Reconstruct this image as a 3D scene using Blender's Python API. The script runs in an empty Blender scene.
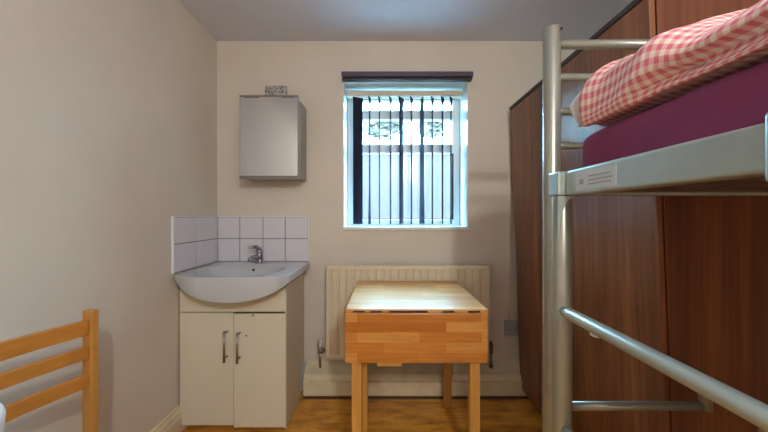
import bpy, bmesh, math, random
from mathutils import Vector, Matrix, noise
random.seed(7)
S = bpy.context.scene
COL = S.collection

# ---------------------------------------------------------------- camera
CY, CZ, F = -2.2, 1.164, 330.0
cam = bpy.data.objects.new('camera', bpy.data.cameras.new('camera'))
COL.objects.link(cam)
cam.location = (0, CY, CZ); cam.rotation_euler = (math.pi/2, 0, 0)
cam.data.sensor_width = 36; cam.data.lens = 36*F/768; cam.data.clip_start = 0.02
S.camera = cam

# ---------------------------------------------------------------- world, lights, exposure
w = bpy.data.worlds.new('sky'); S.world = w; w.use_nodes = True
nt = w.node_tree; nt.nodes.clear()
wo = nt.nodes.new('ShaderNodeOutputWorld'); bg = nt.nodes.new('ShaderNodeBackground')
bg.inputs[0].default_value = (0.40, 0.76, 1.0, 1); bg.inputs[1].default_value = 64.0
nt.links.new(bg.outputs[0], wo.inputs[0])

pl = bpy.data.lights.new('window_portal', 'AREA'); pl.shape = 'RECTANGLE'; pl.size = 0.84; pl.size_y = 0.98
pl.cycles.is_portal = True
po = bpy.data.objects.new('window_portal', pl); COL.objects.link(po)
po.location = (0.145, 0.36, 1.58); po.rotation_euler = (math.pi/2, 0, math.pi)   # faces into the room
po.rotation_euler = (-math.pi/2, 0, 0)

def lamp(name, loc, e, col, r):
    l = bpy.data.lights.new(name, 'POINT'); l.energy = e; l.color = col; l.shadow_soft_size = r
    o = bpy.data.objects.new(name, l); COL.objects.link(o); o.location = loc
    return o
lamp('ceiling_bulb', (0.45, -3.10, 1.98), 79, (0.97, 1.0, 0.93), 0.06)

S.view_settings.view_transform = 'Standard'; S.view_settings.look = 'None'
S.view_settings.gamma = 1; S.view_settings.exposure = -0.06
S.view_settings.use_curve_mapping = False

# ---------------------------------------------------------------- helpers
class MB:
    def __init__(s): s.bm = bmesh.new()
    def box(s, x0, x1, y0, y1, z0, z1, M=None):
        vs = [s.bm.verts.new((x, y, z)) for x in (x0, x1) for y in (y0, y1) for z in (z0, z1)]
        for f in ((0,1,3,2),(4,6,7,5),(0,4,5,1),(2,3,7,6),(0,2,6,4),(1,5,7,3)):
            s.bm.faces.new([vs[i] for i in f])
        if M is not None:
            for v in vs: v.co = M @ v.co
        return s
    def bar(s, p, q, w, h, up=(0,0,1)):
        p = Vector(p); q = Vector(q); d = (q-p).normalized(); u = Vector(up)
        a = d.cross(u).normalized(); b = a.cross(d).normalized()
        vs = []
        for c in (p, q):
            for sa, sb in ((-1,-1),(1,-1),(1,1),(-1,1)):
                vs.append(s.bm.verts.new(c + a*w/2*sa + b*h/2*sb))
        s.bm.faces.new(vs[3::-1]); s.bm.faces.new(vs[4:8])
        for i in range(4):
            j = (i+1) % 4; s.bm.faces.new((vs[i], vs[j], vs[4+j], vs[4+i]))
        return s
    def tube(s, pts, r, n=16, caps=True):
        pts = [Vector(p) for p in pts]
        rs = r if isinstance(r, (list, tuple)) else [r]*len(pts)
        rings = []; a = None
        for i, p in enumerate(pts):
            if i == 0: d = pts[1]-p
            elif i == len(pts)-1: d = p-pts[i-1]
            else: d = (pts[i+1]-p).normalized() + (p-pts[i-1]).normalized()
            d.normalize()
            if a is None:
                a = d.orthogonal().normalized()
            else:
                a = (a - d*a.dot(d)).normalized()
            b = d.cross(a)
            rings.append([s.bm.verts.new(p + (a*math.cos(t)+b*math.sin(t))*rs[i]) for t in [2*math.pi*k/n for k in range(n)]])
        for i in range(len(rings)-1):
            for k in range(n):
                f = s.bm.faces.new((rings[i][k], rings[i][(k+1)%n], rings[i+1][(k+1)%n], rings[i+1][k])); f.smooth = True
        if caps:
            s.bm.faces.new(rings[0][::-1]); s.bm.faces.new(rings[-1])
        return s
    def prism(s, poly, fn0, fn1):
        a = [s.bm.verts.new(fn0(*p)) for p in poly]; b = [s.bm.verts.new(fn1(*p)) for p in poly]
        s.bm.faces.new(a); s.bm.faces.new(b[::-1]); n = len(poly)
        for i in range(n): s.bm.faces.new((a[i], b[i], b[(i+1)%n], a[(i+1)%n]))
        return s
    def extrude_x(s, poly, x0, x1):      # poly in (y,z)
        return s.prism(poly, lambda y, z: (x0, y, z), lambda y, z: (x1, y, z))
    def extrude_y(s, poly, y0, y1):      # poly in (x,z)
        return s.prism(poly, lambda x, z: (x, y0, z), lambda x, z: (x, y1, z))
    def extrude_z(s, poly, z0, z1):
        return s.prism(poly, lambda x, y: (x, y, z0), lambda x, y: (x, y, z1))
    def sphere(s, c, r, sc=(1,1,1), u=20, v=12):
        M = Matrix.Translation(c) @ Matrix.Diagonal((*sc, 1))
        g = bmesh.ops.create_uvsphere(s.bm, u_segments=u, v_segments=v, radius=r, matrix=M)
        for vv in g['verts']:
            for f in vv.link_faces: f.smooth = True
        return s
    def build(s, name, mat, parent=None, bevel=0, seg=2, label=None, sub=0):
        bmesh.ops.recalc_face_normals(s.bm, faces=s.bm.faces[:])
        me = bpy.data.meshes.new(name); s.bm.to_mesh(me); s.bm.free()
        me.materials.append(mat)
        o = bpy.data.objects.new(name, me); COL.objects.link(o)
        if parent:
            o.parent = parent; o.matrix_parent_inverse = Matrix.Translation(-parent.location) if parent.type == 'EMPTY' else Matrix.Identity(4)
        if bevel:
            m = o.modifiers.new('bevel', 'BEVEL'); m.width = bevel; m.segments = seg; m.limit_method = 'ANGLE'; m.angle_limit = math.radians(40)
        if sub:
            m = o.modifiers.new('sub', 'SUBSURF'); m.levels = sub; m.render_levels = sub
        if label: o['label'] = label
        return o
def tag(o, label, cat, group=None, kind=None):
    o['label'] = label; o['category'] = cat
    if group: o['group'] = group
    if kind: o['kind'] = kind
    return o
def thing(name, loc, label, cat, group=None):
    o = bpy.data.objects.new(name, None); COL.objects.link(o); o.location = loc; o.empty_display_size = 0.1
    return tag(o, label, cat, group)
def struct(o, label=None):
    o['kind'] = 'structure'
    if label: o['label'] = label
    return o
def copy_tree(o, parent=None, link=True):
    c = o.copy(); COL.objects.link(c); c.parent = parent
    for ch in [x for x in COL.objects if x.parent == o]: copy_tree(ch, c)
    return c

# ---------------------------------------------------------------- materials
def mat(name, col=(0.8,0.8,0.8), rough=0.5, metal=0.0, spec=0.5):
    m = bpy.data.materials.new(name); m.use_nodes = True
    b = m.node_tree.nodes['Principled BSDF']
    b.inputs['Base Color'].default_value = (*col, 1); b.inputs['Roughness'].default_value = rough
    b.inputs['Metallic'].default_value = metal; b.inputs['Specular IOR Level'].default_value = spec
    m['b'] = 1
    return m
class N:
    def __init__(s, m): s.m = m; s.t = m.node_tree; s.b = s.t.nodes['Principled BSDF']
    def new(s, ty, **k):
        n = s.t.nodes.new(ty)
        for a, v in k.items(): setattr(n, a, v)
        return n
    def link(s, a, b): s.t.links.new(a, b)
    def coord(s, scale=(1,1,1), kind='Object', rot=(0,0,0), loc=(0,0,0)):
        tc = s.new('ShaderNodeTexCoord'); mp = s.new('ShaderNodeMapping')
        mp.inputs['Scale'].default_value = scale; mp.inputs['Rotation'].default_value = rot; mp.inputs['Location'].default_value = loc
        s.link(tc.outputs[kind], mp.inputs[0]); return mp.outputs[0]
    def noise(s, vec, scale, detail=4, rough=0.55):
        n = s.new('ShaderNodeTexNoise'); n.inputs['Scale'].default_value = scale; n.inputs['Detail'].default_value = detail
        n.inputs['Roughness'].default_value = rough; s.link(vec, n.inputs['Vector']); return n.outputs['Fac']
    def ramp(s, fac, stops):
        r = s.new('ShaderNodeValToRGB'); e = r.color_ramp.elements
        while len(e) < len(stops): e.new(0.5)
        for x, (p, c) in zip(e, stops): x.position = p; x.color = (*c, 1)
        s.link(fac, r.inputs[0]); return r.outputs[0]
    def mix(s, fac, a, b, mode='MIX'):
        n = s.new('ShaderNodeMix', data_type='RGBA', blend_type=mode)
        for v, i in ((fac, 0), (a, 6), (b, 7)):
            if isinstance(v, (int, float)): n.inputs[i].default_value = v
            elif isinstance(v, tuple): n.inputs[i].default_value = (*v, 1)
            else: s.link(v, n.inputs[i])
        return n.outputs[2]
    def base(s, c): s.link(c, s.b.inputs['Base Color'])
    def bump(s, h, strength=0.2, dist=0.002):
        n = s.new('ShaderNodeBump'); n.inputs['Strength'].default_value = strength; n.inputs['Distance'].default_value = dist
        s.link(h, n.inputs['Height']); s.link(n.outputs[0], s.b.inputs['Normal'])

def paint(name, c, rough=0.6, var=0.06, bump=0.15, sc=1.5):
    m = mat(name, c, rough); n = N(m); v = n.coord()
    f = n.noise(v, sc, 5)
    lo = tuple(x*(1-var) for x in c); hi = tuple(min(1, x*(1+var)) for x in c)
    n.base(n.ramp(f, [(0.3, lo), (0.7, hi)]))
    n.bump(n.noise(v, 130, 3), bump, 0.001)
    return m
M_wall = paint('wall_paint', (0.665, 0.60, 0.525), 0.62)
M_ceil = paint('ceiling_paint', (0.66, 0.69, 0.80), 0.55)
M_trim = paint('cream_gloss_paint', (0.72, 0.62, 0.43), 0.38, 0.12, 0.08, 9)
M_rad = paint('radiator_enamel', (0.72, 0.62, 0.45), 0.35, 0.03, 0.03)
M_white = paint('white_plastic', (0.78, 0.82, 0.86), 0.3, 0.03, 0.02)
M_upvc = paint('white_window_frame', (0.82, 0.85, 0.86), 0.3, 0.03, 0.02)
M_reveal = paint('reveal_white_paint', (0.72, 0.78, 0.78), 0.4, 0.04, 0.05)
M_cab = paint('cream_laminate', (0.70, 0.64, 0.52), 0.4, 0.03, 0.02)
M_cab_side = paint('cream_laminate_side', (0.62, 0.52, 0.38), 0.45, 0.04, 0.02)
M_ceramic = paint('white_ceramic', (0.52, 0.53, 0.56), 0.12, 0.02, 0.0)
M_chrome = mat('chrome', (0.42, 0.42, 0.45), 0.12, 1.0)
M_steel = mat('brushed_steel', (0.38, 0.35, 0.33), 0.35, 1.0)
M_dark = mat('dark_gap', (0.015, 0.012, 0.010), 0.6)
M_navy = mat('navy_blind_fabric', (0.022, 0.025, 0.045), 0.9, 0, 0.1)
M_plum = mat('plum_pelmet', (0.075, 0.06, 0.09), 0.45)
M_railw = paint('cream_headrail', (0.66, 0.58, 0.46), 0.4, 0.04, 0.02)
M_brass = mat('tarnished_brass', (0.18, 0.13, 0.09), 0.35, 1.0)
M_socket = mat('grey_faceplate', (0.40, 0.42, 0.46), 0.4)

def bedpaint(name, c):
    m = mat(name, c, 0.32, 0.55); n = N(m); v = n.coord()
    f = n.noise(v, 14, 6)
    n.base(n.ramp(f, [(0.35, tuple(x*0.88 for x in c)), (0.7, c)]))
    n.bump(n.noise(v, 260, 2), 0.05, 0.0005)
    return m
M_bed = bedpaint('silver_bed_paint', (0.35, 0.35, 0.30))
M_bedb = bedpaint('silver_bed_rail_paint', (0.45, 0.52, 0.50))

def mk_darkwood(name, a, b, c):
    m = mat(name, a, 0.30, 0, 0.45); n = N(m)
    v = n.coord((9, 9, 0.55)); v2 = n.coord((70, 70, 1.6)); v3 = n.coord((5.0, 5.0, 0.05))
    f = n.noise(v, 1.0, 6, 0.6)
    base = n.ramp(f, [(0.28, a), (0.52, b), (0.75, c)])
    g = n.ramp(n.noise(v2, 1.0, 4), [(0.3, (0.62, 0.60, 0.60)), (0.62, (1.05, 1.05, 1.05))])
    st = n.ramp(n.noise(v3, 1.0, 2), [(0.35, (0.75, 0.72, 0.72)), (0.65, (1.15, 1.15, 1.15))])
    n.base(n.mix(0.6, n.mix(1.0, base, g, 'MULTIPLY'), n.mix(1.0, n.mix(1.0, base, g, 'MULTIPLY'), st, 'MULTIPLY')))
    return m
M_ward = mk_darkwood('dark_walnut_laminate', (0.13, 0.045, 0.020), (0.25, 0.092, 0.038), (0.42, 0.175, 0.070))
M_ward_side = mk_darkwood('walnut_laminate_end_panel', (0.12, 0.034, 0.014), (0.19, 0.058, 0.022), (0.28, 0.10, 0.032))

def mk_staves(name, axis, cols, bw, rh, grain, rough, off=0.37):
    """strips with random tone; axis 'xy','xz','yz' = (length, across)"""
    m = mat(name, cols[0], rough); n = N(m)
    tc = n.new('ShaderNodeTexCoord'); sp = n.new('ShaderNodeSeparateXYZ'); n.link(tc.outputs['Object'], sp.inputs[0])
    cb = n.new('ShaderNodeCombineXYZ'); I = {'x': 0, 'y': 1, 'z': 2}
    n.link(sp.outputs[I[axis[0]]], cb.inputs[0]); n.link(sp.outputs[I[axis[1]]], cb.inputs[1])
    br = n.new('ShaderNodeTexBrick'); n.link(cb.outputs[0], br.inputs['Vector'])
    br.inputs['Scale'].default_value = 1; br.inputs['Brick Width'].default_value = bw; br.inputs['Row Height'].default_value = rh
    br.inputs['Mortar Size'].default_value = 0.0006; br.inputs['Mortar Smooth'].default_value = 0.2
    br.offset = off; br.offset_frequency = 2; br.squash = 1
    br.inputs['Color1'].default_value = (0,0,0,1); br.inputs['Color2'].default_value = (1,1,1,1); br.inputs['Mortar'].default_value = (0.3,0.3,0.3,1)
    base = n.ramp(br.outputs['Color'], [(i/(len(cols)-1), c) for i, c in enumerate(cols)])
    mp = n.new('ShaderNodeMapping'); mp.inputs['Scale'].default_value = (grain, grain*16, 1); n.link(cb.outputs[0], mp.inputs[0])
    g = n.ramp(n.noise(mp.outputs[0], 1.0, 5, 0.6), [(0.3, (0.80, 0.76, 0.70)), (0.65, (1.06, 1.06, 1.06))])
    n.base(n.mix(1.0, base, g, 'MULTIPLY'))
    return m, n
beech = [(0.56, 0.22, 0.050), (0.66, 0.30, 0.080), (0.76, 0.41, 0.15), (0.60, 0.24, 0.055), (0.70, 0.34, 0.10)]
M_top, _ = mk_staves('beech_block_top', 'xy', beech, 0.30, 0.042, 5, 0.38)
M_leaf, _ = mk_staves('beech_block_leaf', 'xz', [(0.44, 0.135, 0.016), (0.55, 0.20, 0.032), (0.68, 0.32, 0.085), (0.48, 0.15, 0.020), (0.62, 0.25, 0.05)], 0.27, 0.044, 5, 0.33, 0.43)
def mk_solidwood(name, c, v, rough=0.4):
    m = mat(name, c, rough); n = N(m); co = n.coord(v)
    n.base(n.ramp(n.noise(co, 1, 5), [(0.3, tuple(x*0.78 for x in c)), (0.7, tuple(x*1.08 for x in c))]))
    return m
M_leg = mk_solidwood('beech_leg', (0.60, 0.29, 0.065), (40, 40, 3))
M_chair = mk_solidwood('orange_pine_upright', (0.50, 0.22, 0.045), (40, 40, 3))
M_slat = mk_solidwood('orange_pine_slat', (0.50, 0.20, 0.035), (30, 3, 40))
floorc = [(0.82, 0.39, 0.055), (0.92, 0.47, 0.085), (0.88, 0.43, 0.065), (0.74, 0.34, 0.045)]
M_floor, nf = mk_staves('oak_laminate_floor', 'xy', floorc, 1.2, 0.125, 2.2, 0.30)
# scuffs and dark stains worn into the boards
link = nf.b.inputs['Base Color'].links[0].from_socket
st = nf.ramp(nf.noise(nf.coord((2.0, 5.0, 1)), 2.2, 5, 0.65), [(0.36, (0.40, 0.24, 0.12)), (0.50, (0.86, 0.78, 0.68)), (0.6, (1, 1, 1))])
nf.base(nf.mix(0.75, link, nf.mix(1.0, link, st, 'MULTIPLY')))

def mk_gingham():
    m = mat('red_gingham_cotton', (0.8, 0.4, 0.4), 0.9, 0, 0.2); n = N(m)
    v = n.coord((1, 1, 1), 'UV'); sp = n.new('ShaderNodeSeparateXYZ'); n.link(v, sp.inputs[0])
    per = 0.0195; out = []
    for i in (0, 1):
        a = n.new('ShaderNodeMath', operation='DIVIDE'); n.link(sp.outputs[i], a.inputs[0]); a.inputs[1].default_value = per
        f = n.new('ShaderNodeMath', operation='FRACT'); n.link(a.outputs[0], f.inputs[0])
        g = n.new('ShaderNodeMath', operation='GREATER_THAN'); n.link(f.outputs[0], g.inputs[0]); g.inputs[1].default_value = 0.5
        out.append(g.outputs[0])
    s = n.new('ShaderNodeMath', operation='ADD'); n.link(out[0], s.inputs[0]); n.link(out[1], s.inputs[1])
    h = n.new('ShaderNodeMath', operation='MULTIPLY'); n.link(s.outputs[0], h.inputs[0]); h.inputs[1].default_value = 0.5
    c = n.ramp(h.outputs[0], [(0.0, (0.84, 0.72, 0.62)), (0.5, (0.78, 0.41, 0.42)), (1.0, (0.68, 0.17, 0.22))])
    n.t.nodes[-1].name
    for x in n.t.nodes:
        if x.type == 'VALTORGB': x.color_ramp.interpolation = 'LINEAR'
    n.base(c)
    n.bump(n.noise(n.coord(), 220, 2), 0.12, 0.001)
    return m
M_ging = mk_gingham()
M_lining = paint('white_cotton', (0.70, 0.72, 0.74), 0.9, 0.03, 0.1)
M_sheet = paint('plum_pink_sheet', (0.195, 0.026, 0.088), 0.85, 0.12, 0.25, 5)

def mk_glass():
    m = bpy.data.materials.new('window_glass'); m.use_nodes = True; t = m.node_tree; t.nodes.clear()
    o = t.nodes.new('ShaderNodeOutputMaterial'); mx = t.nodes.new('ShaderNodeMixShader')
    tr = t.nodes.new('ShaderNodeBsdfTransparent'); gl = t.nodes.new('ShaderNodeBsdfGlossy'); gl.inputs['Roughness'].default_value = 0.14
    tr.inputs[0].default_value = (0.93, 0.97, 0.98, 1)
    lw = t.nodes.new('ShaderNodeLayerWeight'); pw = t.nodes.new('ShaderNodeMath'); pw.operation = 'POWER'; pw.inputs[1].default_value = 5
    fr = t.nodes.new('ShaderNodeMath'); fr.operation = 'MULTIPLY_ADD'; fr.inputs[1].default_value = 0.9; fr.inputs[2].default_value = 0.04
    t.links.new(lw.outputs['Facing'], pw.inputs[0]); t.links.new(pw.outputs[0], fr.inputs[0])
    t.links.new(fr.outputs[0], mx.inputs[0]); t.links.new(tr.outputs[0], mx.inputs[1]); t.links.new(gl.outputs[0], mx.inputs[2])
    t.links.new(mx.outputs[0], o.inputs[0]); return m
M_glass = mk_glass()
def mk_mirror():
    m = mat('aged_mirror', (0.62, 0.64, 0.68), 0.16, 1.0); return m
M_mirror = mk_mirror()
M_tile = paint('white_glazed_tile', (0.70, 0.67, 0.73), 0.15, 0.03, 0.0)
M_grout = mat('dark_grout', (0.16, 0.12, 0.12), 0.8)

# ---------------------------------------------------------------- room shell
XL, XR, YB, H = -1.113, 1.52, -4.3, 2.33
WX0, WX1, WZ0, WZ1 = -0.273, 0.560, 1.092, 2.07
struct(MB().box(XL-0.1, XR+0.1, YB-0.1, 0.45, -0.1, 0).build('floor', M_floor))
struct(MB().box(XL-0.1, XR+0.1, YB-0.1, 0.0, H, H+0.1).build('ceiling', M_ceil))
struct(MB().box(XL-0.1, XL, YB, 0.0, 0, H).build('wall_left', M_wall))
struct(MB().box(XR, XR+0.1, YB, 0.0, 0, H).build('wall_right', M_wall))
struct(MB().box(XL-0.1, XR+0.1, YB-0.1, YB, 0, H).build('wall_front', M_wall))
T = 0.30
b = MB()
b.box(XL-0.1, WX0, 0, T, 0, H+0.1).box(WX1, XR+0.1, 0, T, 0, H+0.1)
b.box(WX0, WX1, 0, T, 0, WZ0-0.004).box(WX0, WX1, 0, T, WZ1, H+0.1)
struct(b.build('wall_back', M_wall))
# white lining of the window reveal
b = MB()
b.box(WX0, WX0+0.004, 0.002, T, WZ0, WZ1-0.004).box(WX1-0.004, WX1, 0.002, T, WZ0, WZ1-0.004)
b.box(WX0, WX1, 0.002, T, WZ1-0.004, WZ1)
struct(b.build('trim_1', M_reveal))
# skirting on the left wall
prof = [(0, 0), (0.020, 0), (0.020, 0.085), (0.016, 0.092), (0.016, 0.105), (0.011, 0.118), (0.007, 0.122), (0.007, 0.135), (0, 0.138)]
b = MB(); b.prism(prof, lambda x, z: (XL+x, YB, z), lambda x, z: (XL+x, -0.002, z))
struct(b.build('baseboard_left', M_trim))
b = MB(); b.prism(prof, lambda x, z: (XR-x, YB, z), lambda x, z: (XR-x, -0.002, z))
struct(b.build('baseboard_right', M_trim))
# boxed-in pipe run with moulded skirting along the back wall
prof = [(0.0, 0.0), (-0.085, 0.0), (-0.085, 0.018), (-0.098, 0.018), (-0.098, 0.090), (-0.104, 0.094), (-0.104, 0.108), (-0.094, 0.112), (-0.090, 0.128), (-0.082, 0.146), (-0.070, 0.152), (0.0, 0.200)]
b = MB(); b.extrude_x(prof, -0.515, XR-0.02)
struct(b.build('baseboard_back', M_trim))
b = MB(); b.box(-0.515, XR-0.025, -0.1035, -0.0985, 0.0, 0.017)  # dark strip painted in for the shaded gap under the boxing
struct(b.build('trim_2', mk_solidwood('floor_gap_shade', (0.10, 0.045, 0.025), (3, 40, 40))))

# ---------------------------------------------------------------- window
wn = bpy.data.objects.new('window_1', None); COL.objects.link(wn); wn.location = (0.145, 0.24, WZ0); struct(wn)
FY0, FY1 = 0.215, 0.275
b = MB()
fx0, fx1, fz0, fz1 = WX0+0.005, WX1-0.005, WZ0+0.001, WZ1-0.006
b.box(fx0, fx0+0.050, FY0, FY1, fz0, fz1).box(fx1-0.055, fx1, FY0, FY1, fz0, fz1)
b.box(fx0+0.05, fx1-0.055, FY0, FY1, fz0, fz0+0.045).box(fx0+0.05, fx1-0.055, FY0, FY1, fz1-0.055, fz1)
b.build('window_frame', M_upvc, wn, 0.004)
def zpix(py, y): return CZ + (216-py)/F*(y-CY)
def xpix(px, y): return (px-384)/F*(y-CY)
zt0, zt1 = zpix(153, FY0), zpix(144.5, FY0)
b = MB(); b.box(fx0+0.05, fx1-0.055, FY0-0.008, FY1, zt0, zt1); b.build('transom', M_upvc, wn, 0.004)
zu0, zu1 = zpix(119, FY0), zpix(110, FY0)
b = MB(); b.box(fx0+0.05, fx1-0.055, FY0+0.004, FY1, zu0, zu1); b.build('transom', M_upvc, wn, 0.004)
# black rubber gasket of the lower sash
gx0, gx1, gz0, gz1 = fx0+0.075, xpix(453.5, 0.21), fz0+0.046, zt0-0.004
b = MB()
b.box(gx1-0.012, gx1, 0.208, 0.214, gz0, gz1).box(gx0, gx1-0.012, 0.208, 0.214, gz0, gz0+0.005)
b.build('gasket', M_dark, wn, label='thin black rubber seal of the lower pane')
b = MB().box(gx1, fx1-0.054, 0.2145, FY1, gz0, zt0); b.build('sash_stile', M_upvc, wn, 0.003)
for a, c in ((fz0+0.045, zt0), (zt1, zu0), (zu1, fz1-0.055)):
    MB().box(fx0+0.05, fx1-0.055, 0.243, 0.247, a, c).build('pane', M_glass, wn)
b = MB(); b.box(WX0-0.006, WX1+0.010, -0.014, FY0-0.002, WZ0-0.024, WZ0); b.build('window_sill', M_reveal, wn, 0.005)

# ---------------------------------------------------------------- outside
o = MB().box(-6, 7, 0.46, 14, 0.0, 0.05).build('ground_outside', paint('pale_concrete', (0.72, 0.76, 0.80), 0.8)); struct(o)
t = thing('garden_wall', (0.5, 2.0, 0.05), 'pale rendered garden wall beyond the lower window panes', 'wall')
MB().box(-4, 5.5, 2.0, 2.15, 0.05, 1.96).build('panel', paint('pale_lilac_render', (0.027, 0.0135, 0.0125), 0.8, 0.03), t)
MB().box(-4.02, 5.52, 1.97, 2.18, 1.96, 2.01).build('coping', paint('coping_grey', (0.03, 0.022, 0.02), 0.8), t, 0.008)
def tree(x, y, h, r, label, seed):
    rnd = random.Random(seed)
    t = thing('tree', (x, y, 0.05), label, 'tree', None)
    MB().tube([(x, y, 0.05), (x+0.05, y, h*0.5), (x-0.04, y+0.05, h*0.85)], [0.07, 0.05, 0.03], 10).build('trunk', mk_solidwood('bark', (0.20, 0.17, 0.15), (20, 20, 5)), t)
    b = MB()
    for i in range(260):
        d = Vector((rnd.gauss(0, 1), rnd.gauss(0, 1), rnd.gauss(0, 1))).normalized()*r*rnd.uniform(0.35, 1)
        c = Vector((x, y, h)) + Vector((d.x, d.y*0.8, d.z*0.7))
        rot = Matrix.Rotation(rnd.uniform(0, 6.28), 3, 'Z') @ Matrix.Rotation(rnd.uniform(-1.2, 1.2), 3, 'X')
        L = rnd.uniform(0.09, 0.17)
        vs = [b.bm.verts.new(c + rot @ Vector(p)) for p in ((-L, 0, 0), (0, -L*0.42, 0.02), (L, 0, 0), (0, L*0.42, -0.02))]
        b.bm.faces.new(vs)
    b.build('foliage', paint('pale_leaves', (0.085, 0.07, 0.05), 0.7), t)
tree(-0.05, 4.6, 3.0, 0.42, 'pale leafy tree beyond the window, on the left', 3)
tree(1.10, 5.4, 3.2, 0.36, 'pale leafy tree beyond the window, on the right', 5)

# ---------------------------------------------------------------- vertical blind
vb = thing('vertical_blind', (0.145, 0.15, WZ0), 'vertical blind of dark navy slats turned edge-on in the white window', 'window blind')
SY = 0.130
zr1, zr0 = zpix(90.3, 0.085), zpix(95.6, 0.085)
MB().box(WX0+0.012, WX1-0.018, 0.085, 0.155, zr0, zr1).build('headrail', M_railw, vb, 0.004)
sl = [(357.9, 10.0), (369.7, 1.9), (379.4, 1.5), (390.6, 1.9), (401.3, 4.6), (411.5, 2.0), (421.9, 4.6), (432.4, 2.0), (442.5, 2.0), (451.0, 1.8)]
for i, (px, wpx) in enumerate(sl):
    y = 0.112; x = xpix(px, y); W = 0.078
    sx = F/(y-CY); va = math.atan2(x, y-CY)          # slat plane runs along the sight line, then turned
    turn = math.asin(min(0.98, max(0, (wpx-0.45)/(W*sx)))) * (1 if i != 6 else -1)
    b = MB(); zt, zb = zr0-0.004, 1.108
    rows = 16; g = []
    for r in range(rows+1):
        z = zt + (zb-zt)*r/rows
        tw = 0.16*max(0, 1-(zt-z)/0.05) + random.uniform(-0.004, 0.004)
        if i in (6, 1) and z < 1.35: tw += (1.35-z)*(-0.5 if i == 6 else 0.5)
        a = va + turn + tw
        d = Vector((math.sin(a), math.cos(a), 0)); nn = Vector((math.cos(a), -math.sin(a), 0))
        row = []
        for k in range(5):
            q = (k/4-0.5)*W; bow = 0.003*(1-(2*k/4-1)**2)
            c = Vector((x, y, z)) + d*q + nn*bow
            row.append((b.bm.verts.new(c+nn*0.0006), b.bm.verts.new(c-nn*0.0006)))
        g.append(row)
    for r in range(rows):
        for k in range(4):
            b.bm.faces.new((g[r][k][0], g[r][k+1][0], g[r+1][k+1][0], g[r+1][k][0]))
            b.bm.faces.new((g[r][k][1], g[r+1][k][1], g[r+1][k+1][1], g[r][k+1][1]))
        for k in (0, 4):
            b.bm.faces.new((g[r][k][0], g[r+1][k][0], g[r+1][k][1], g[r][k][1]))
    for r in (0, rows):
        for k in range(4):
            b.bm.faces.new((g[r][k][0], g[r][k+1][0], g[r][k+1][1], g[r][k][1]))
    for f in b.bm.faces: f.smooth = False
    b.build('slat', M_navy, vb)

pm = thing('blind_pelmet', (0.155, -0.02, 2.05), 'dark plum pelmet rail fixed to the wall above the window', 'pelmet')
x0, x1 = xpix(341.3, -0.05), xpix(473.5, -0.05)
zp1, zp0 = zpix(71.2, -0.05), zpix(79.2, -0.05)
MB().box(x0, x1, -0.050, -0.002, zp0+0.020, zp1).build('fascia', M_plum, pm, 0.003)
MB().box(x0+0.003, x1-0.006, -0.044, -0.002, zp0, zp0+0.013).build('lower_rail', mat('dark_plum_rail', (0.03, 0.018, 0.024), 0.5), pm, 0.002)
MB().box(x0, x0+0.006, -0.053, -0.002, zp0+0.008, zp0+0.0195).build('end_cap', M_white, pm, label='small white end cap')

# ---------------------------------------------------------------- tiled splashbacks
def tiles(name, label, rects, slab, axis):
    t = thing(name, (slab[0], slab[2], slab[4]), label, 'tiled splashback')
    MB().box(*slab).build('grout', M_grout, t)
    b = MB()
    for r in rects: b.box(*r)
    b.build('tiles', M_tile, t, 0.0012, 2)
    return t
g = 0.0022
xs = [XL+0.009, -0.958, -0.804, -0.656, -0.506]; zs = [0.862, 1.014, 1.158]
r = [(xs[i]+g, xs[i+1]-g, -0.009, -0.004, zs[j]+g, zs[j+1]-g) for i in range(4) for j in range(2)]
t = tiles('tiled_splashback', 'two rows of white square tiles on the back wall behind the basin', r, (XL+0.008, -0.506, -0.006, -0.0005, 0.862, 1.158), 'y')
MB().box(-0.506, -0.499, -0.011, -0.0005, 0.862, 1.163).box(XL+0.012, -0.506, -0.011, -0.0005, 1.158, 1.163).build('edge_trim', M_white, t)
ys = [-0.465, -0.260, -0.060, -0.012]
r = [(XL+0.004, XL+0.009, ys[i]+g, ys[i+1]-g, zs[j]+g, zs[j+1]-g) for i in range(3) for j in range(2)]
t = tiles('tiled_splashback', 'two rows of white tiles on the left wall at the basin end', r, (XL+0.0005, XL+0.006, -0.465, -0.012, 0.862, 1.158), 'x')
MB().box(XL+0.0005, XL+0.011, -0.473, -0.465, 0.862, 1.163).box(XL+0.0005, XL+0.011, -0.465, -0.012, 1.158, 1.163).build('edge_trim', M_white, t)

# ---------------------------------------------------------------- washbasin
BX0, BX1, BY0, BY1, BZ = XL+0.012, -0.492, -0.535, -0.012, 0.858
def belly(u):        # depth of the apron below the rim underside
    q = 1-abs(2*u-0.98)**2.0
    return 0.120*max(0, q)**0.8
def bot(u, v):       # v: 0 front .. 1 back
    h = 0.86 + 0.14*min(1, v/0.2)
    side = 0.012 + 0.028*u
    return BZ - side - belly(u)*h*(1 if v < 0.75 else 1-(v-0.75)*0.6)
wb = thing('washbasin', (-0.80, -0.27, 0.70), 'white ceramic washbasin with deep rounded front on the vanity cabinet', 'washbasin')
NU, NV = 72, 64
b = MB(); top = []; bo = []
def plan(u, v):
    x = BX0 + (BX1-BX0)*u; y = BY0 + (BY1-BY0)*v
    bow = 0.020*(1-(2*u-1)**2)*(1-v)
    cor = 0
    if u > 0.93: cor = (u-0.93)/0.07*0.05*(1-v)
    if u < 0.28: cor = (1-u/0.28)**2*0.065*(1-v)
    return x, y - bow + cor
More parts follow.
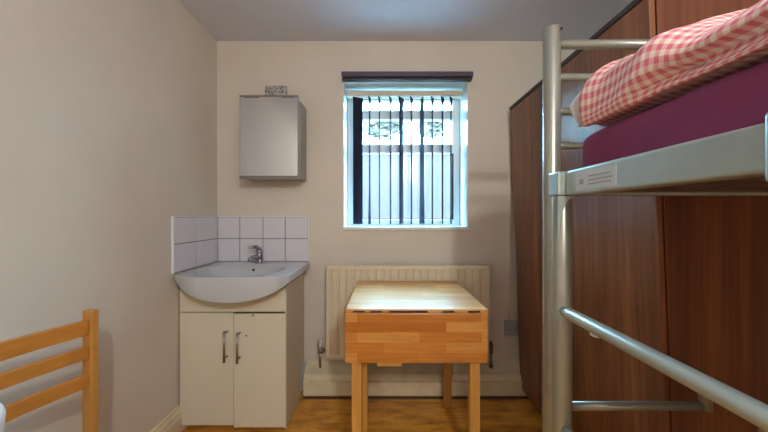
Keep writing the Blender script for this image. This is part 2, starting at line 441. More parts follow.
def topz(u, v):
    a = (u-0.47)/0.40; c = (v-0.435)/0.385
    d = (abs(a)**2.6 + abs(c)**2.4)**(1/2.5)
    z = BZ
    if d < 1:
        k = 1-d; k = min(1, k*2.6); k = k*k*(3-2*k); z = BZ - 0.125*k
    if v > 0.80: z += 0.004
    return z
for i in range(NU+1):
    tr, br = [], []
    for j in range(NV+1):
        u, v = i/NU, j/NV; x, y = plan(u, v)
        tr.append(b.bm.verts.new((x, y, topz(u, v))))
        zb = min(bot(u, v), topz(u, v)-0.012)
        yy = y
        if v < 0.12: yy = y + 0.0
        br.append(b.bm.verts.new((x, yy + 0.030*max(0, 1-v/0.15)*0, zb)))
    top.append(tr); bo.append(br)
for i in range(NU):
    for j in range(NV):
        b.bm.faces.new((top[i][j], top[i+1][j], top[i+1][j+1], top[i][j+1]))
        b.bm.faces.new((bo[i][j], bo[i][j+1], bo[i+1][j+1], bo[i+1][j]))
for i in range(NU):
    # front apron: rim, slight curve under
    xf = [top[i][0], top[i+1][0]]; xb = [bo[i][0], bo[i+1][0]]
    b.bm.faces.new((xf[0], xb[0], xb[1], xf[1]))
    b.bm.faces.new((top[i][NV], top[i+1][NV], bo[i+1][NV], bo[i][NV]))
for j in range(NV):
    b.bm.faces.new((top[0][j], top[0][j+1], bo[0][j+1], bo[0][j]))
    b.bm.faces.new((top[NU][j], bo[NU][j], bo[NU][j+1], top[NU][j+1]))
for f in b.bm.faces: f.smooth = True
bas = b.build('basin', M_ceramic, wb, 0.008, 3)
bas.modifiers[0].angle_limit = math.radians(50)
# overflow
ox = xpix(254, -0.13); ou = (ox-BX0)/(BX1-BX0); ov = 0.82
while topz(ou, ov) > BZ-0.036: ov -= 0.002
oy = BY0 + (BY1-BY0)*ov
MB().tube([(ox, oy-0.006, BZ-0.034), (ox, oy+0.006, BZ-0.030)], 0.0085, 16).build('overflow_hole', M_dark, wb)
MB().tube([(-0.83, -0.28, 0.728), (-0.83, -0.28, 0.7365)], 0.021, 20).build('drain', M_chrome, wb)
# tap
tx, ty = xpix(259.5, -0.075), -0.068
tp = MB(); tp.tube([(tx, ty, 0.860), (tx, ty, 0.868), (tx, ty, 0.872), (tx, ty-0.002, 0.908), (tx-0.002, ty-0.004, 0.932)], [0.028, 0.028, 0.024, 0.022, 0.025], 20)
tp.tube([(tx, ty-0.005, 0.888), (tx-0.012, ty-0.045, 0.905), (tx-0.022, ty-0.085, 0.905), (tx-0.026, ty-0.108, 0.893)], [0.016, 0.014, 0.012, 0.011], 14)
tp.sphere((tx-0.002, ty-0.004, 0.935), 0.0255, (1, 1, 0.8))
tap = tp.build('tap', M_chrome, wb, label='chrome single lever mixer tap')
MB().tube([(tx, ty, 0.948), (tx-0.014, ty-0.030, 0.969), (tx-0.044, ty-0.075, 0.966)], [0.014, 0.012, 0.007], 12).build('lever', M_chrome, tap)

# ---------------------------------------------------------------- vanity cabinet
VX0, VX1, VF = -1.104, -0.530, -0.416
vc = thing('vanity_cabinet', (-0.81, -0.22, 0), 'cream two-door vanity cabinet standing under the white washbasin', 'cabinet')
b = MB()
b.box(VX0, VX0+0.016, VF+0.018, -0.11, 0.002, 0.80)
b.box(VX0+0.016, VX1-0.016, VF+0.018, -0.11, 0.035, 0.05)
b.box(VX0+0.016, VX1-0.016, -0.120, -0.11, 0.05, 0.70)
b.box(VX0+0.016, VX1-0.016, VF+0.05, VF+0.065, 0.002, 0.035)
b.build('carcass', M_cab, vc)
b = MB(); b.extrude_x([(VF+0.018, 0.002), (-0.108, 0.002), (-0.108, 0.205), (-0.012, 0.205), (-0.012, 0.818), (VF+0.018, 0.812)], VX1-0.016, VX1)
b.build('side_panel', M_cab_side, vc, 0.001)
# upper fascia, its top edge follows the belly of the basin
poly = [(VX0, 0.646), (VX1, 0.646)]
def under(x):
    u = (x-BX0)/(BX1-BX0); return bot(u, 0.24) - 0.003
for k in range(25):
    x = VX1 + (VX0-VX1)*k/24; poly.append((x, min(under(x), 0.835)))
MB().extrude_y(poly, VF, VF+0.018).build('fascia', M_cab, vc, 0.001)
XM = -0.812
dl = MB().box(VX0, XM-0.0015, VF, VF+0.017, 0.032, 0.641).build('door', M_cab, vc, 0.0015)
dr = MB().box(XM+0.0015, VX1, VF-0.002, VF+0.015, 0.022, 0.636).build('door', M_cab, vc, 0.0015)
for d, px in ((dl, 224.0), (dr, 237.0)):
    x = xpix(px, VF-0.03); off = -0.006 if d is dr else 0
    b = MB(); z1, z0 = zpix(331.5, VF-0.03)+off, zpix(362.5, VF-0.03)+off
    b.tube([(x, VF-0.030, z0), (x, VF-0.030, z1)], 0.0062, 12)
    for z in (z0+0.022, z1-0.010): b.tube([(x, VF-0.03, z), (x+0.004, VF-0.0025 if d is dr else VF-0.0005, z)], 0.005, 10)
    b.build('handle', M_steel, d)
hx = xpix(246.4, VF)
MB().tube([(hx, VF-0.0035, zpix(335.6, VF)), (hx, VF-0.0021, zpix(335.6, VF))], 0.0045, 12).build('screw_hole', M_dark, dr, label='small dark empty screw hole')
MB().tube([(xpix(253, VF), VF-0.0032, zpix(315.3, VF)), (xpix(253, VF), VF-0.0021, zpix(315.3, VF))], 0.007, 8).build('chip', mat('bare_chipboard', (0.35, 0.20, 0.08), 0.9), dr, label='brown chip in the door edge')

# ---------------------------------------------------------------- mirror cabinet
mc = thing('mirror_cabinet', (-0.70, -0.09, 1.39), 'mirror-fronted wall cabinet hanging above the washbasin', 'mirror cabinet')
mz1, mz0 = zpix(95.4, -0.176), zpix(179.3, -0.176); mx0, mx1 = xpix(239.6, -0.176), xpix(298.2, -0.176)
b = MB(); b.box(mx0+0.004, -0.516, -0.160, -0.001, mz0+0.006, mz1-0.030)
M_mc = paint('grey_cabinet_body', (0.30, 0.28, 0.26), 0.4, 0.04, 0.02)
b.build('carcass', M_mc, mc, 0.003)
MB().box(mx0, mx1, -0.176, -0.162, mz0, mz1).build('door', M_mc, mc, 0.002)
mir = [o for o in COL.objects if o.name.startswith('door') and o.parent == mc][0]
MB().box(mx0+0.003, mx1-0.003, -0.1785, -0.1765, mz0+0.022, mz1-0.010).build('mirror', M_mirror, mir)
M_mclip = mat('worn_mirror_edge', (0.22, 0.19, 0.18), 0.35, 0.3)
for x0_, x1_, y0_, z0_, z1_ in ((mx0, mx1, -0.1800, mz0, mz0+0.021), (mx0, mx1, -0.1800, mz1-0.009, mz1), (mx0+0.03, mx0+0.12, -0.1805, mz1-0.016, mz1-0.0095), (mx1-0.10, mx1-0.02, -0.1805, mz1-0.016, mz1-0.0095)):
    MB().box(x0_, x1_, y0_, -0.1765 if y0_ > -0.1803 else -0.1785, z0_, z1_).build('mirror_clip', M_mclip, mir)
# faceplate above it
sz = thing('shaver_socket', (-0.72, -0.01, 1.96), 'small speckled grey double faceplate on the wall above the mirror cabinet', 'socket')
ax0, ax1 = xpix(264.7, -0.02), xpix(286.5, -0.02); az1 = zpix(85.6, -0.02)
mm = mat('speckled_faceplate', (0.4, 0.4, 0.4), 0.5); n = N(mm)
n.base(n.ramp(n.noise(n.coord(), 60, 3, 0.7), [(0.40, (0.16, 0.15, 0.15)), (0.55, (0.50, 0.47, 0.44))]))
MB().box(ax0, ax1, -0.020, -0.0005, az1-0.086, az1).build('plate', mm, sz, 0.003)
for cx in (ax0+0.036, ax1-0.036):
    b = MB()
    for dx, dz in ((0, 0.018), (-0.011, -0.004), (0.011, -0.004)):
        b.box(cx+dx-0.004, cx+dx+0.004, -0.0215, -0.0195, az1-0.038+dz-0.004, az1-0.038+dz+0.004)
    b.build('outlet', M_dark, sz)

# ---------------------------------------------------------------- radiator
rd = thing('radiator', (0.15, -0.06, 0.20), 'cream ribbed panel radiator on the back wall behind the table', 'radiator')
RX0, RX1, RZ0, RZ1, RY = xpix(326.3, -0.095), xpix(489.4, -0.095), 0.252, 0.850, -0.095
# corrugated front panel
b = MB(); npts = []
pitch = 7.72/F*(RY-CY); nr = 21
edge = 0.018
prof = [(RX0, RY+0.0), (RX0+edge, RY)]
st0 = RX0 + edge + 0.004
wv = (RX1-RX0-2*edge-0.008)/nr
for k in range(nr):
    x = st0 + wv*k
    prof += [(x, RY), (x+wv*0.10, RY+0.009), (x+wv*0.22, RY+0.009), (x+wv*0.36, RY)]
prof += [(RX1-edge, RY), (RX1, RY)]
poly = prof + [(RX1, RY+0.016), (RX0, RY+0.016)]
zA, zB = RZ0+0.030, RZ1-0.030
b.extrude_z(poly, zA, zB)
b.build('panel', M_rad, rd)
for a, c in ((zB, RZ1-0.004), (RZ0, zA)): MB().box(RX0, RX1, RY-0.0005, RY+0.016, a, c).build('seam', M_rad, rd, 0.003)
MB().box(RX0+0.004, RX1-0.004, RY+0.017, -0.030, RZ1-0.012, RZ1-0.006).build('top_grille', M_rad, rd)
for x in (RX0+0.15, RX1-0.15): MB().box(x-0.02, x+0.02, -0.078, -0.001, 0.30, 0.80).build('bracket', M_rad, rd)
def valve(px, white):
    x = xpix(px, -0.075); z = 0.300
    v = MB(); sgn = 1 if px < 384 else -1
    v.tube([(x, -0.075, 0.190), (x, -0.075, z)], 0.0075, 12)
    v.tube([(x, -0.075, z-0.018), (x, -0.075, z+0.018)], 0.013, 8)
    v.tube([(x, -0.075, z), (x+sgn*0.030, -0.075, z-0.004)], 0.010, 10)
    v.tube([(x+sgn*0.010, -0.075, z-0.002), (x+sgn*0.024, -0.075, z-0.003)], 0.0145, 6)
    v.build('valve', M_brass if not white else M_steel, rd)
    if white:
        MB().tube([(x, -0.075, z+0.019), (x, -0.075, z+0.028), (x, -0.075, z+0.070), (x, -0.075, z+0.078)], [0.014, 0.018, 0.016, 0.010], 14).build('valve_head', paint('worn_white_knob', (0.5, 0.48, 0.42), 0.4, 0.3, 0.1, 60), rd)
    else:
        MB().tube([(x, -0.075, z+0.019), (x, -0.075, z+0.030), (x, -0.075, z+0.052), (x, -0.075, z+0.056)], [0.010, 0.014, 0.011, 0.006], 8).build('valve_head', M_brass, rd)
        MB().tube([(x-0.002, -0.078, 0.188), (x-0.002, -0.078, 0.205)], 0.013, 10).build('pipe_collar', M_brass, rd)
valve(320.3, True); valve(491.0, False)

# double socket low on the wall, with white trunking above
sk = thing('wall_socket', (0.85, -0.01, 0.36), 'grey double wall socket low on the back wall beside the wardrobe', 'socket')
sx0, sx1, szz1, szz0 = xpix(504.8, -0.012), xpix(523, -0.012), zpix(320.3, -0.012), zpix(336.3, -0.012)
MB().box(sx0, sx1, -0.012, -0.0005, szz0, szz1).build('plate', M_socket, sk, 0.003)
for cx in (sx0+0.034, sx1-0.034):
    b = MB()
    for dx, dz in ((0, 0.015), (-0.011, -0.010), (0.011, -0.010)):
        b.box(cx+dx-0.003, cx+dx+0.003, -0.0135, -0.0115, (szz0+szz1)/2+dz-0.004, (szz0+szz1)/2+dz+0.004)
    b.build('outlet', M_dark, sk)
tk = MB().box(xpix(508.8, -0.012), xpix(511.2, -0.012), -0.012, -0.0005, szz1+0.002, zpix(118, -0.012)).build('cable_trunking', M_wall, None, 0.002)
tag(tk, 'slim painted cable trunking running up the back wall from the socket', 'trunking')

# ---------------------------------------------------------------- drop-leaf table
tb = thing('dropleaf_table', (0.15, -0.44, 0), 'beech butcher-block drop-leaf table in front of the radiator', 'table')
TX0, TX1, TY0, TY1, TZ = -0.169, 0.456, -0.752, -0.112, 0.755
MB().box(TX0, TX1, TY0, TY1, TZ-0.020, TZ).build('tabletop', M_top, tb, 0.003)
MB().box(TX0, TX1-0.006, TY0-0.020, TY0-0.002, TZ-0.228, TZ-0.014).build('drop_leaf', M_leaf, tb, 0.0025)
M_hinge = mat('dark_hinge', (0.06, 0.045, 0.04), 0.5, 0.8)
for x, L in ((TX0+0.035, 0.05), (TX0+0.11, 0.05), (TX0+0.19, 0.17), (TX1-0.20, 0.05), (TX1-0.085, 0.05)):
    MB().tube([(x, TY0-0.004, TZ-0.0095), (x+L, TY0-0.004, TZ-0.0095)], 0.003, 8).build('hinge', M_hinge, tb)
M_apron = mk_solidwood('beech_apron', (0.56, 0.28, 0.10), (3, 3, 40))
b = MB(); b.box(TX0+0.045, TX1-0.055, TY0+0.02, TY0+0.040, TZ-0.095, TZ-0.021).box(TX0+0.045, TX1-0.055, TY1-0.075, TY1-0.057, TZ-0.095, TZ-0.021)
b.box(TX0+0.032, TX0+0.050, TY0+0.05, TY1-0.09, TZ-0.095, TZ-0.021).box(TX1-0.062, TX1-0.044, TY0+0.05, TY1-0.09, TZ-0.095, TZ-0.021)
b.build('apron', M_apron, tb)
fy = TY0+0.003; 
for x0, x1, y0, y1 in ((-0.142, -0.097, fy, fy+0.017), (0.378, 0.422, fy, fy+0.017)):
    pass
legs = [(-0.142, -0.098, TY0-0.001, TY0+0.043), (0.378, 0.422, TY0-0.001, TY0+0.043), (-0.142, -0.098, TY1-0.088, TY1-0.044), (0.366, 0.410, TY1-0.088, TY1-0.044)]
for x0, x1, y0, y1 in legs:
    MB().box(x0, x1, y0, y1, 0, TZ-0.029).build('leg', M_leg, tb, 0.003)
MB().box(-0.0978, -0.075, TY0+0.044, TY0+0.066, 0.012, TZ-0.10).build('gate_leg', M_leg, tb, 0.002, label='narrow folding support leg behind the front left leg')
MB().box(-0.030, 0.078, TY0-0.012, TY0+0.010, TZ-0.246, TZ-0.2295).build('leaf_support', M_leg, tb, 0.002, label='short wooden support batten below the hanging leaf')

# ---------------------------------------------------------------- wardrobes (leaning slightly into the room)
LEAN = 0.037
def shear(o, xf=None):
    for v in o.data.vertices: v.co.x -= LEAN*v.co.z
def wardrobe(y0, y1, ztop, label, doors, end):
    X0 = 0.840 + LEAN*CZ; X1 = X0 + 0.58
    t = thing('wardrobe', (X0+0.29, (y0+y1)/2, 0), label, 'wardrobe', 'row of dark wardrobes')
    parts = []
    b = MB()
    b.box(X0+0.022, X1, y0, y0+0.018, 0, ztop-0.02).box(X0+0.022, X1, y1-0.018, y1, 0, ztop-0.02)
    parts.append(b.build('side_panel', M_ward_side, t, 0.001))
    parts.append(MB().box(X0+0.022, X1, y0+0.018, y1-0.018, 0.075, 0.093).build('bottom_panel', M_ward, t))
    parts.append(MB().box(X1-0.006, X1, y0+0.018, y1-0.018, 0.093, ztop-0.02).build('back_panel', M_ward, t))
    parts.append(MB().box(X0+0.045, X0+0.060, y0+0.018, y1-0.018, 0, 0.074).build('plinth', M_ward, t))
    M_edge = mat('dark_top_edge', (0.035, 0.018, 0.016), 0.45)
    parts.append(MB().box(X0-0.004, X1, y0-0.002, y1+0.002, ztop-0.0195, ztop).build('top_panel', M_edge, t, 0.002, label='darker top panel'))
    n = doors; L = (y1-y0)/n
    for k in range(n):
        d = MB().box(X0, X0+0.018, y0+L*k+0.002, y0+L*(k+1)-0.002, 0.055, ztop-0.022).build('door', M_ward, t, 0.0015)
        parts.append(d)
    for p in parts: shear(p)
    return t
wardrobe(-0.640, -0.068, 1.866, 'dark walnut wardrobe standing furthest back beside the radiator wall', 2, False)
wardrobe(-1.186, -0.646, 1.866, 'dark walnut wardrobe at the head of the bunk bed, its end panel in view', 1, True)

# ---------------------------------------------------------------- bunk bed
PX = 0.479
bed = thing('bunk_bed', (0.93, -2.2, 0), 'silver metal bunk bed at the right, its upper deck at eye level', 'bunk bed')
YH = CY+0.943; YN = CY+0.885; YE = -3.18; PX2 = 1.385
b = MB(); b.tube([(PX, YH, 0), (PX, YH, 1.700)], 0.0235, 24)
post = b.build('post', M_bed, bed, 0.003)
MB().tube([(PX+0.016, YH-0.020, 1.688), (PX+0.018, YH-0.0225, 1.688)], 0.0035, 10).build('bolt', M_dark, post)
MB().tube([(PX2, YH, 0), (PX2, YH, 1.700)], 0.0235, 24).build('post', M_bed, bed, 0.003)
for px, yy in ((PX, YE), (PX2, YE)):
    MB().tube([(px, yy, 0), (px, yy, 1.700)], 0.0235, 24).build('post', M_bed, bed, 0.003)
for py, r in ((44.5, 0.0130), (77.5, 0.0115), (111.5, 0.0110), (146, 0.0110)):
    z = CZ + (216-py)/350.0
    MB().tube([(PX+0.020, YH, z), (PX2-0.020, YH, z)], r, 16).build('head_rung', M_bed, bed)
# second upright in front of the head post, carrying the upper deck
up = MB(); up.tube([(PX-0.002, YN, 0.0), (PX-0.002, YN, 1.216)], 0.0245, 24)
up.build('deck_upright', M_bed, bed, 0.003)
MB().box(PX-0.026, PX+0.024, YN-0.026, YN+0.026, 1.217, 1.281).build('corner_bracket', M_bedb, bed, 0.005)
# pale crescent added for the highlight on the flattened tube end
pts = [(-0.026, 1.216)] + [(0.022-0.046*math.sin(t*math.pi/2/8), 1.216-0.105*(1-math.cos(t*math.pi/2/8))) for t in range(9)] + [(-0.026, 1.10)]
g_ = MB(); g_.extrude_y([(PX+x, z) for x, z in pts], YN-0.0275, YN-0.0245)
g_.build('tube_highlight', M_bedb, bed, label='pale crescent standing in for the highlight under the corner bracket')
# rails of the upper deck
RO = 0.500
for x0, x1 in ((RO-0.028, RO), (PX2-0.014, PX2+0.014)):
    b = MB(); b.box(x0, x1, YE+0.02, YN-0.0265 if x0 < 1 else YH-0.02, 1.217, 1.281)
    rail = b.build('side_rail', M_bedb, bed, 0.006, 3)
    if x0 < 1: mainrail = rail
MB().box(RO, RO+0.024, YE+0.03, YN-0.03, 1.219, 1.2225).build('rail_flange', M_bedb, bed)
MB().box(PX+0.03, PX2-0.03, YN-0.02, YN+0.02, 1.219, 1.235).build('end_rail', M_bedb, bed, 0.004)
MB().box(PX+0.03, PX2-0.03, YE-0.02, YE+0.02, 1.222, 1.262).build('end_rail', M_bedb, bed, 0.004)
for k in range(14):
    y = YN-0.10 - k*0.13
    MB().box(RO+0.002, PX2-0.016, y-0.03, y+0.03, 1.224, 1.236).build('bed_slat', mat('dark_bed_slat', (0.10, 0.055, 0.05), 0.6) if k == 0 else bpy.data.materials['dark_bed_slat'], bed)
# the printed sticker on the rail, on its room-facing side
stk = MB().box(RO-0.0292, RO-0.0282, YN-0.215, YN-0.075, 1.226, 1.270).build('sticker', mat('faded_sticker', (0.52, 0.55, 0.55), 0.5), mainrail, label='pale faded sticker near the corner bracket')
b = MB(); rr = random.Random(4)
b.box(RO-0.0300, RO-0.0292, YN-0.105, YN-0.090, 1.240, 1.252)
for k in range(3):
    y = YN-0.125
    while y > YN-0.200:
        L = rr.uniform(0.003, 0.008); b.box(RO-0.0300, RO-0.0292, y-L, y, 1.236+k*0.009, 1.2395+k*0.009); y -= L+0.002
b.build('print', mat('sticker_print', (0.30, 0.33, 0.34), 0.6), stk)
MB().box(RO-0.034, RO+0.006, CY+0.370, CY+0.4055, 1.205, 1.291).build('ladder_bracket', M_bedb, bed, 0.004)
# mid guard rail
MX = 0.470
def flat_end(b, p, q, r):
    b.tube([p, (Vector(p)+(Vector(q)-Vector(p))*0.015), q], [r*0.75, r, r], 20)
b = MB(); flat_end(b, (MX, YN-0.022, 0.916), (MX, YE, 0.916), 0.0150)
mr = b.build('guard_rail', M_bedb, bed)
MB().sphere((MX, YN-0.150, 0.899), 0.009, (1, 1.6, 0.5)).build('bolt', M_lining, mr)
b = MB(); flat_end(b, (MX+0.005, YN-0.022, 0.604), (MX+0.005, YE, 0.604), 0.0150); b.build('guard_rail', M_bedb, bed)
# low crossbar at the head end, turning up and forward
MB().tube([(PX+0.02, YH, 0.621), (0.905, YH, 0.621)], 0.0125, 16).build('crossbar', M_bed, bed)
MB().tube([(0.918, YH, 0.612), (0.918, YH, 0.70)], 0.016, 16).build('crossbar_upright', M_bed, bed)
MB().tube([(0.918, YH, 0.69), (0.925, YH-0.12, 0.69), (0.93, YH-0.14, 0.66), (0.93, YH-0.14, 0.0)], 0.0125, 16).build('inner_leg', M_bed, bed)
# lower bunk frame
b = MB(); b.box(PX-0.012, PX+0.012, YE+0.02, YN-0.03, 0.30, 0.35); b.build('side_rail', M_bedb, bed, 0.005)
b = MB(); b.box(PX2-0.012, PX2+0.012, YE+0.02, YH-0.02, 0.30, 0.35); b.build('side_rail', M_bedb, bed, 0.005)

# ---------------------------------------------------------------- mattress and duvet
def softbox(x0, x1, y0, y1, z0, z1, r, seed, amp, nx=26, ny=60, nz=8):
    """rounded, slightly lumpy cushion as a closed grid around the profile"""
    bm = bmesh.new()
    def prof(s):  # s 0..1 around, starting bottom left going up the near side
        P = []
        return P
    pts = []
    def arc(cx, cz, a0, a1, n):
        return [(cx+r*math.cos(a0+(a1-a0)*k/n), cz+r*math.sin(a0+(a1-a0)*k/n)) for k in range(n+1)]
    pi = math.pi
    pr = arc(x0+r, z0+r, 1.5*pi, pi, 5) + [(x0, z0+r+(z1-z0-2*r)*k/nz) for k in range(1, nz)] + arc(x0+r, z1-r, pi, pi/2, 5) \
        + [(x0+r+(x1-x0-2*r)*k/nx, z1) for k in range(1, nx)] + arc(x1-r, z1-r, pi/2, 0, 5) + arc(x1-r, z0+r, 0, -pi/2, 5)
    return pr
def loft(name, m, pr_fn, ys, parent=None, uv=False, label=None):
    bm = bmesh.new(); rings = []
    for j, y in enumerate(ys):
        rings.append([bm.verts.new(p) for p in pr_fn(j/(len(ys)-1), y)])
    n = len(rings[0])
    uvl = bm.loops.layers.uv.new('uv') if uv else None
    # arc lengths from a middle ring
    for j in range(len(rings)-1):
        for k in range(n):
            k2 = (k+1) % n
            f = bm.faces.new((rings[j][k], rings[j+1][k], rings[j+1][k2], rings[j][k2])); f.smooth = True
    c0 = bm.faces.new(rings[0]); c1 = bm.faces.new(rings[-1][::-1]); c0.smooth = c1.smooth = True
    if uv:
        mid = rings[len(rings)//2]; L = [0]
        for k in range(n): L.append(L[-1] + (mid[(k+1) % n].co-mid[k].co).length)
        idx = {}; 
        for j, rg in enumerate(rings):
            for k, v in enumerate(rg): idx[v] = (j, k)
        D = [0]
        for j in range(1, len(rings)): D.append(D[-1] + abs(ys[j]-ys[j-1]) + (0.35*abs((rings[j][n//4].co-rings[j-1][n//4].co).length-abs(ys[j]-ys[j-1]))))
        for f in bm.faces:
            if f in (c0, c1):
                for lp in f.loops: lp[uvl].uv = (lp.vert.co.x, lp.vert.co.z)
                continue
            ks = [idx[lp.vert][1] for lp in f.loops]
            wrap = 0 in ks and n-1 in ks
            for lp in f.loops:
                j, k = idx[lp.vert]
                lp[uvl].uv = (D[j] + 0.012*math.sin(L[k]*7), L[n] if (wrap and k == 0) else L[k])
    bmesh.ops.recalc_face_normals(bm, faces=bm.faces[:])
    me = bpy.data.meshes.new(name); bm.to_mesh(me); bm.free(); me.materials.append(m)
    o = bpy.data.objects.new(name, me); COL.objects.link(o)
    return o
mp_ = softbox(0.525, 1.36, 0, 0, 1.2375, 1.385, 0.030, 1, 0)
mcx, mcz = 0.94, 1.31
def mring(f, y):
    e = min((-1.300-y), (y+3.12)); e = max(0, e); k = min(1, e/0.035); k = math.sqrt(max(0.0, 1-(1-k)**2))
    out = []
    for (x, z) in mp_:
        ins = (1-k)*0.030
        xx = x + (ins if x < mcx else -ins); zz = z + (ins if z < mcz else -ins)
        q = noise.noise(Vector((x*6, y*6, z*9)))*0.006
        side = -1 if x < 0.56 else 0
        if zz < 1.26: q = 0
        out.append((xx + side*q, y, zz + (q if z > 1.37 else 0)))
    return out
ys = [-1.300, -1.303, -1.309, -1.317, -1.327, -1.34] + [-1.36-0.0265*k for k in range(1, 66)] + [-3.10, -3.112, -3.119, -3.12]
o = loft('mattress', M_sheet, mring, ys)
tag(o, 'mattress in a plum pink sheet lying on the upper bunk', 'mattress')

# duvet: a puffy folded roll
def dring(f, y):
    d = y - CY                       # distance in front of the camera
    # far end tapers in a rounded nose
    e = max(0.0, (-1.325 - y)); k = min(1, e/0.035); k = math.sqrt(max(0, 1-(1-k)**2))
    k2 = min(1, max(0, (y+2.75)/0.12)); k *= math.sqrt(max(0, 1-(1-k2)**2)); k = max(k, 0.40)
    x0, x1 = 0.505, 1.33
    zb = 1.392
    hmp = max(0, min(1, (d-0.50)/0.14)); hmp = hmp*hmp*(3-2*hmp)
    zt = 1.490 + 0.050*hmp + 0.005*math.sin(y*9+1.0) 
    n = 72; out = []
    cx = (x0+x1)/2; cz = zb + (zt-zb)*0.42
    for i in range(n):
        a = math.pi*1.5 - 2*math.pi*i/n       # start bottom, go to near side, top, far side
        ca, sa = math.cos(a), math.sin(a)
        p = 0.42
        sx = math.copysign(abs(ca)**p, ca); sz = math.copysign(abs(sa)**(0.62 if sa > 0 else 0.5), sa)
        x = cx + (x1-x0)/2*sx
        z = cz + ((zt-cz) if sa > 0 else (cz-zb))*sz
        # near flank: fold line of the upper layer running up and forward
        if ca < 0 and abs(sx) > 0.55:
            fold = 1.418 + 0.012*math.sin((y+1.9)*5)
            g = math.exp(-((z-fold)/0.010)**2)
            if y < -1.50: x += 0.042*g*min(1, (-1.50-y)/0.12)
            if z > fold and y < -1.45: x -= 0.006*min(1, (-1.45-y)/0.1)
        nz = noise.noise(Vector((x*5, y*7, z*11)))*0.016 + noise.noise(Vector((x*16+4, y*15, z*22)))*0.006
        wr = 0.005*math.sin(y*46 + z*30 + 3*math.sin(y*9))*max(0, sa+0.35)
        if z > zb+0.004: z += (nz + wr)*max(0.0, sa+0.3)
        if ca < -0.2: x -= (nz*0.8 + wr*0.7)
        x = cx + (x-cx)*(1-(1-k)*0.10) ; z = cz + (z-cz)*(k if z > cz else 1.0)
        z = max(z, zb)
        if x < 0.545: z -= (0.016 + 0.016*max(0, min(1, (y+1.75)/0.35)))*min(1, (0.545-x)/0.03)*(1-max(0, min(1, (z-zb)/0.10)))
        out.append((x, y, z))
    return out
ys = [-1.325, -1.327, -1.331, -1.336, -1.342, -1.350, -1.360] + [-1.37-0.011*k for k in range(0, 126)]
o = loft('duvet', M_ging, dring, ys, uv=True)
tag(o, 'rumpled red and cream gingham duvet folded on the mattress of the upper bunk', 'duvet')
duv = o
# white corner of the lining poking out at the head end
b = MB()
cx_, cy_, cz_ = 0.505, -1.262, 1.44
A = [(0.492, -1.262, 1.470), (0.512, -1.30, 1.405), (0.535, -1.262, 1.530), (0.560, -1.258, 1.43)]
pts = [(0.503, -1.306, 1.462), (0.526, -1.312, 1.405), (0.570, -1.318, 1.412), (0.575, -1.318, 1.505), (0.532, -1.312, 1.506)]
vs0 = [b.bm.verts.new(p) for p in pts]; vs1 = [b.bm.verts.new((p[0]+0.004, p[1]+0.014, p[2])) for p in pts]
b.bm.faces.new(vs0); b.bm.faces.new(vs1[::-1])
for i in range(5): b.bm.faces.new((vs0[i], vs1[i], vs1[(i+1)%5], vs0[(i+1)%5]))
lin = b.build('lining_corner', M_lining, duv, 0.004, 3, label='plain white corner sticking out at the head end')

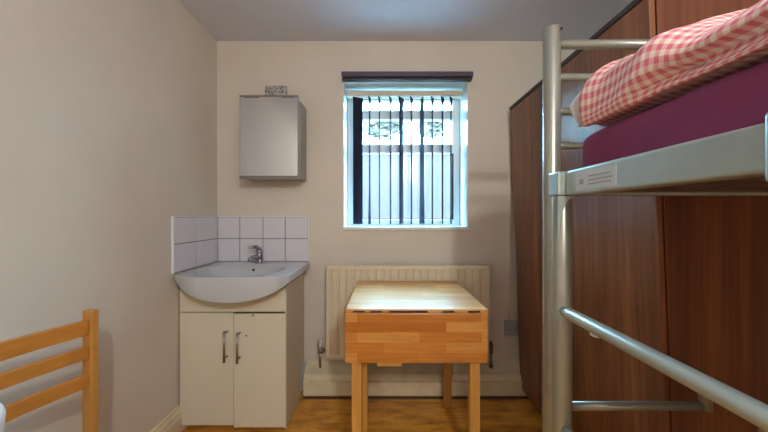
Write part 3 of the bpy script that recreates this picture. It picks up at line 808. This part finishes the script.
# ---------------------------------------------------------------- chair
ch = thing('ladderback_chair', (-0.90, -1.42, 0), 'orange pine chair with three back slats beside the left wall', 'chair')
P1 = Vector((-0.889, CY+1.00, 0)); dv = Vector((-0.19, -1, 0)).normalized(); P0 = P1 + dv*0.42
sv = Vector((dv.y*-1, dv.x, 0))            # seat direction, away from the wall
if sv.x < 0: sv = -sv
def upright(P, h):
    b = MB(); w, t = 0.022, 0.040
    b.bar((P.x, P.y, 0.0), (P.x, P.y, 0.45), 0.040, 0.026, up=dv)
    b.bar((P.x, P.y, 0.45), (P.x, P.y, h), 0.040, 0.026, up=dv)
    return b
for P in (P1, P0):
    MB().bar((P.x, P.y, 0.0), (P.x, P.y, 0.880), 0.036, 0.022, up=dv).build('back_post', M_chair, ch, 0.003)
for z1, z0 in ((0.852, 0.808), (0.774, 0.737), (0.690, 0.652)):
    b = MB(); zc = (z1+z0)/2; a = P1 - dv*-0.012; n = 10
    pr = []
    for k in range(n+1):
        q = P1 + dv*(0.013 + (0.42-0.026)*k/n); off = sv*(-0.020*math.sin(math.pi*k/n))
        pr.append((q+off, z0, z1))
    rings = []
    for q, a0, a1 in pr:
        rings.append([b.bm.verts.new((q + sv*sx*0.009) + Vector((0, 0, zz))) for sx, zz in ((-1, a0), (1, a0), (1, a1), (-1, a1))])
    for i in range(n):
        for k in range(4): b.bm.faces.new((rings[i][k], rings[i][(k+1)%4], rings[i+1][(k+1)%4], rings[i+1][k]))
    b.bm.faces.new(rings[0]); b.bm.faces.new(rings[-1][::-1])
    b.build('back_slat', M_slat, ch, 0.002)
c4 = [P1+dv*0.0+sv*0.025, P0+sv*0.025, P0+sv*0.42, P1+sv*0.42]
b = MB(); b.extrude_z([(p.x, p.y) for p in c4], 0.430, 0.450); b.build('seat', M_slat, ch, 0.005)
b = MB()
for a, c in ((P1, P0), (P1+sv*0.39, P0+sv*0.39)):
    b.bar((a+dv*0.02).to_tuple()[:2]+(0.395,), (c-dv*0.02).to_tuple()[:2]+(0.395,), 0.018, 0.06)
for a, c in ((P1, P1+sv*0.39), (P0, P0+sv*0.39)):
    b.bar((a+sv*0.022).to_tuple()[:2]+(0.395,), (c-sv*0.022).to_tuple()[:2]+(0.395,), 0.018, 0.06)
b.build('seat_rail', M_slat, ch)
for P in (P1+sv*0.39, P0+sv*0.39):
    MB().bar((P.x, P.y, 0.0), (P.x, P.y, 0.429), 0.036, 0.036, up=dv).build('front_leg', M_chair, ch, 0.003)

# tall white plastic bin, only its rim corner is in view
tbx = thing('plastic_bin', (-0.59, -1.885, 0), 'tall white plastic bin in front of the pine chair, its rim just in view', 'bin')
b = MB(); rings = []
for z, s_ in ((0.0, 0.80), (0.01, 0.83), (0.888, 1.0), (0.898, 1.07), (0.921, 1.09), (0.930, 1.06), (0.931, 1.0), (0.918, 0.94), (0.03, 0.80)):
    rg = []
    for k in range(36):
        a = 2*math.pi*k/36; ca, sa = math.cos(a), math.sin(a)
        rg.append(b.bm.verts.new((-0.556+0.095*s_*math.copysign(abs(ca)**0.5, ca), -1.868+0.085*s_*math.copysign(abs(sa)**0.5, sa), z)))
    rings.append(rg)
for i in range(len(rings)-1):
    for k in range(36):
        f = b.bm.faces.new((rings[i][k], rings[i][(k+1)%36], rings[i+1][(k+1)%36], rings[i+1][k])); f.smooth = True
b.bm.faces.new(rings[0][::-1]); b.bm.faces.new(rings[-1])
b.build('body', M_white, tbx)
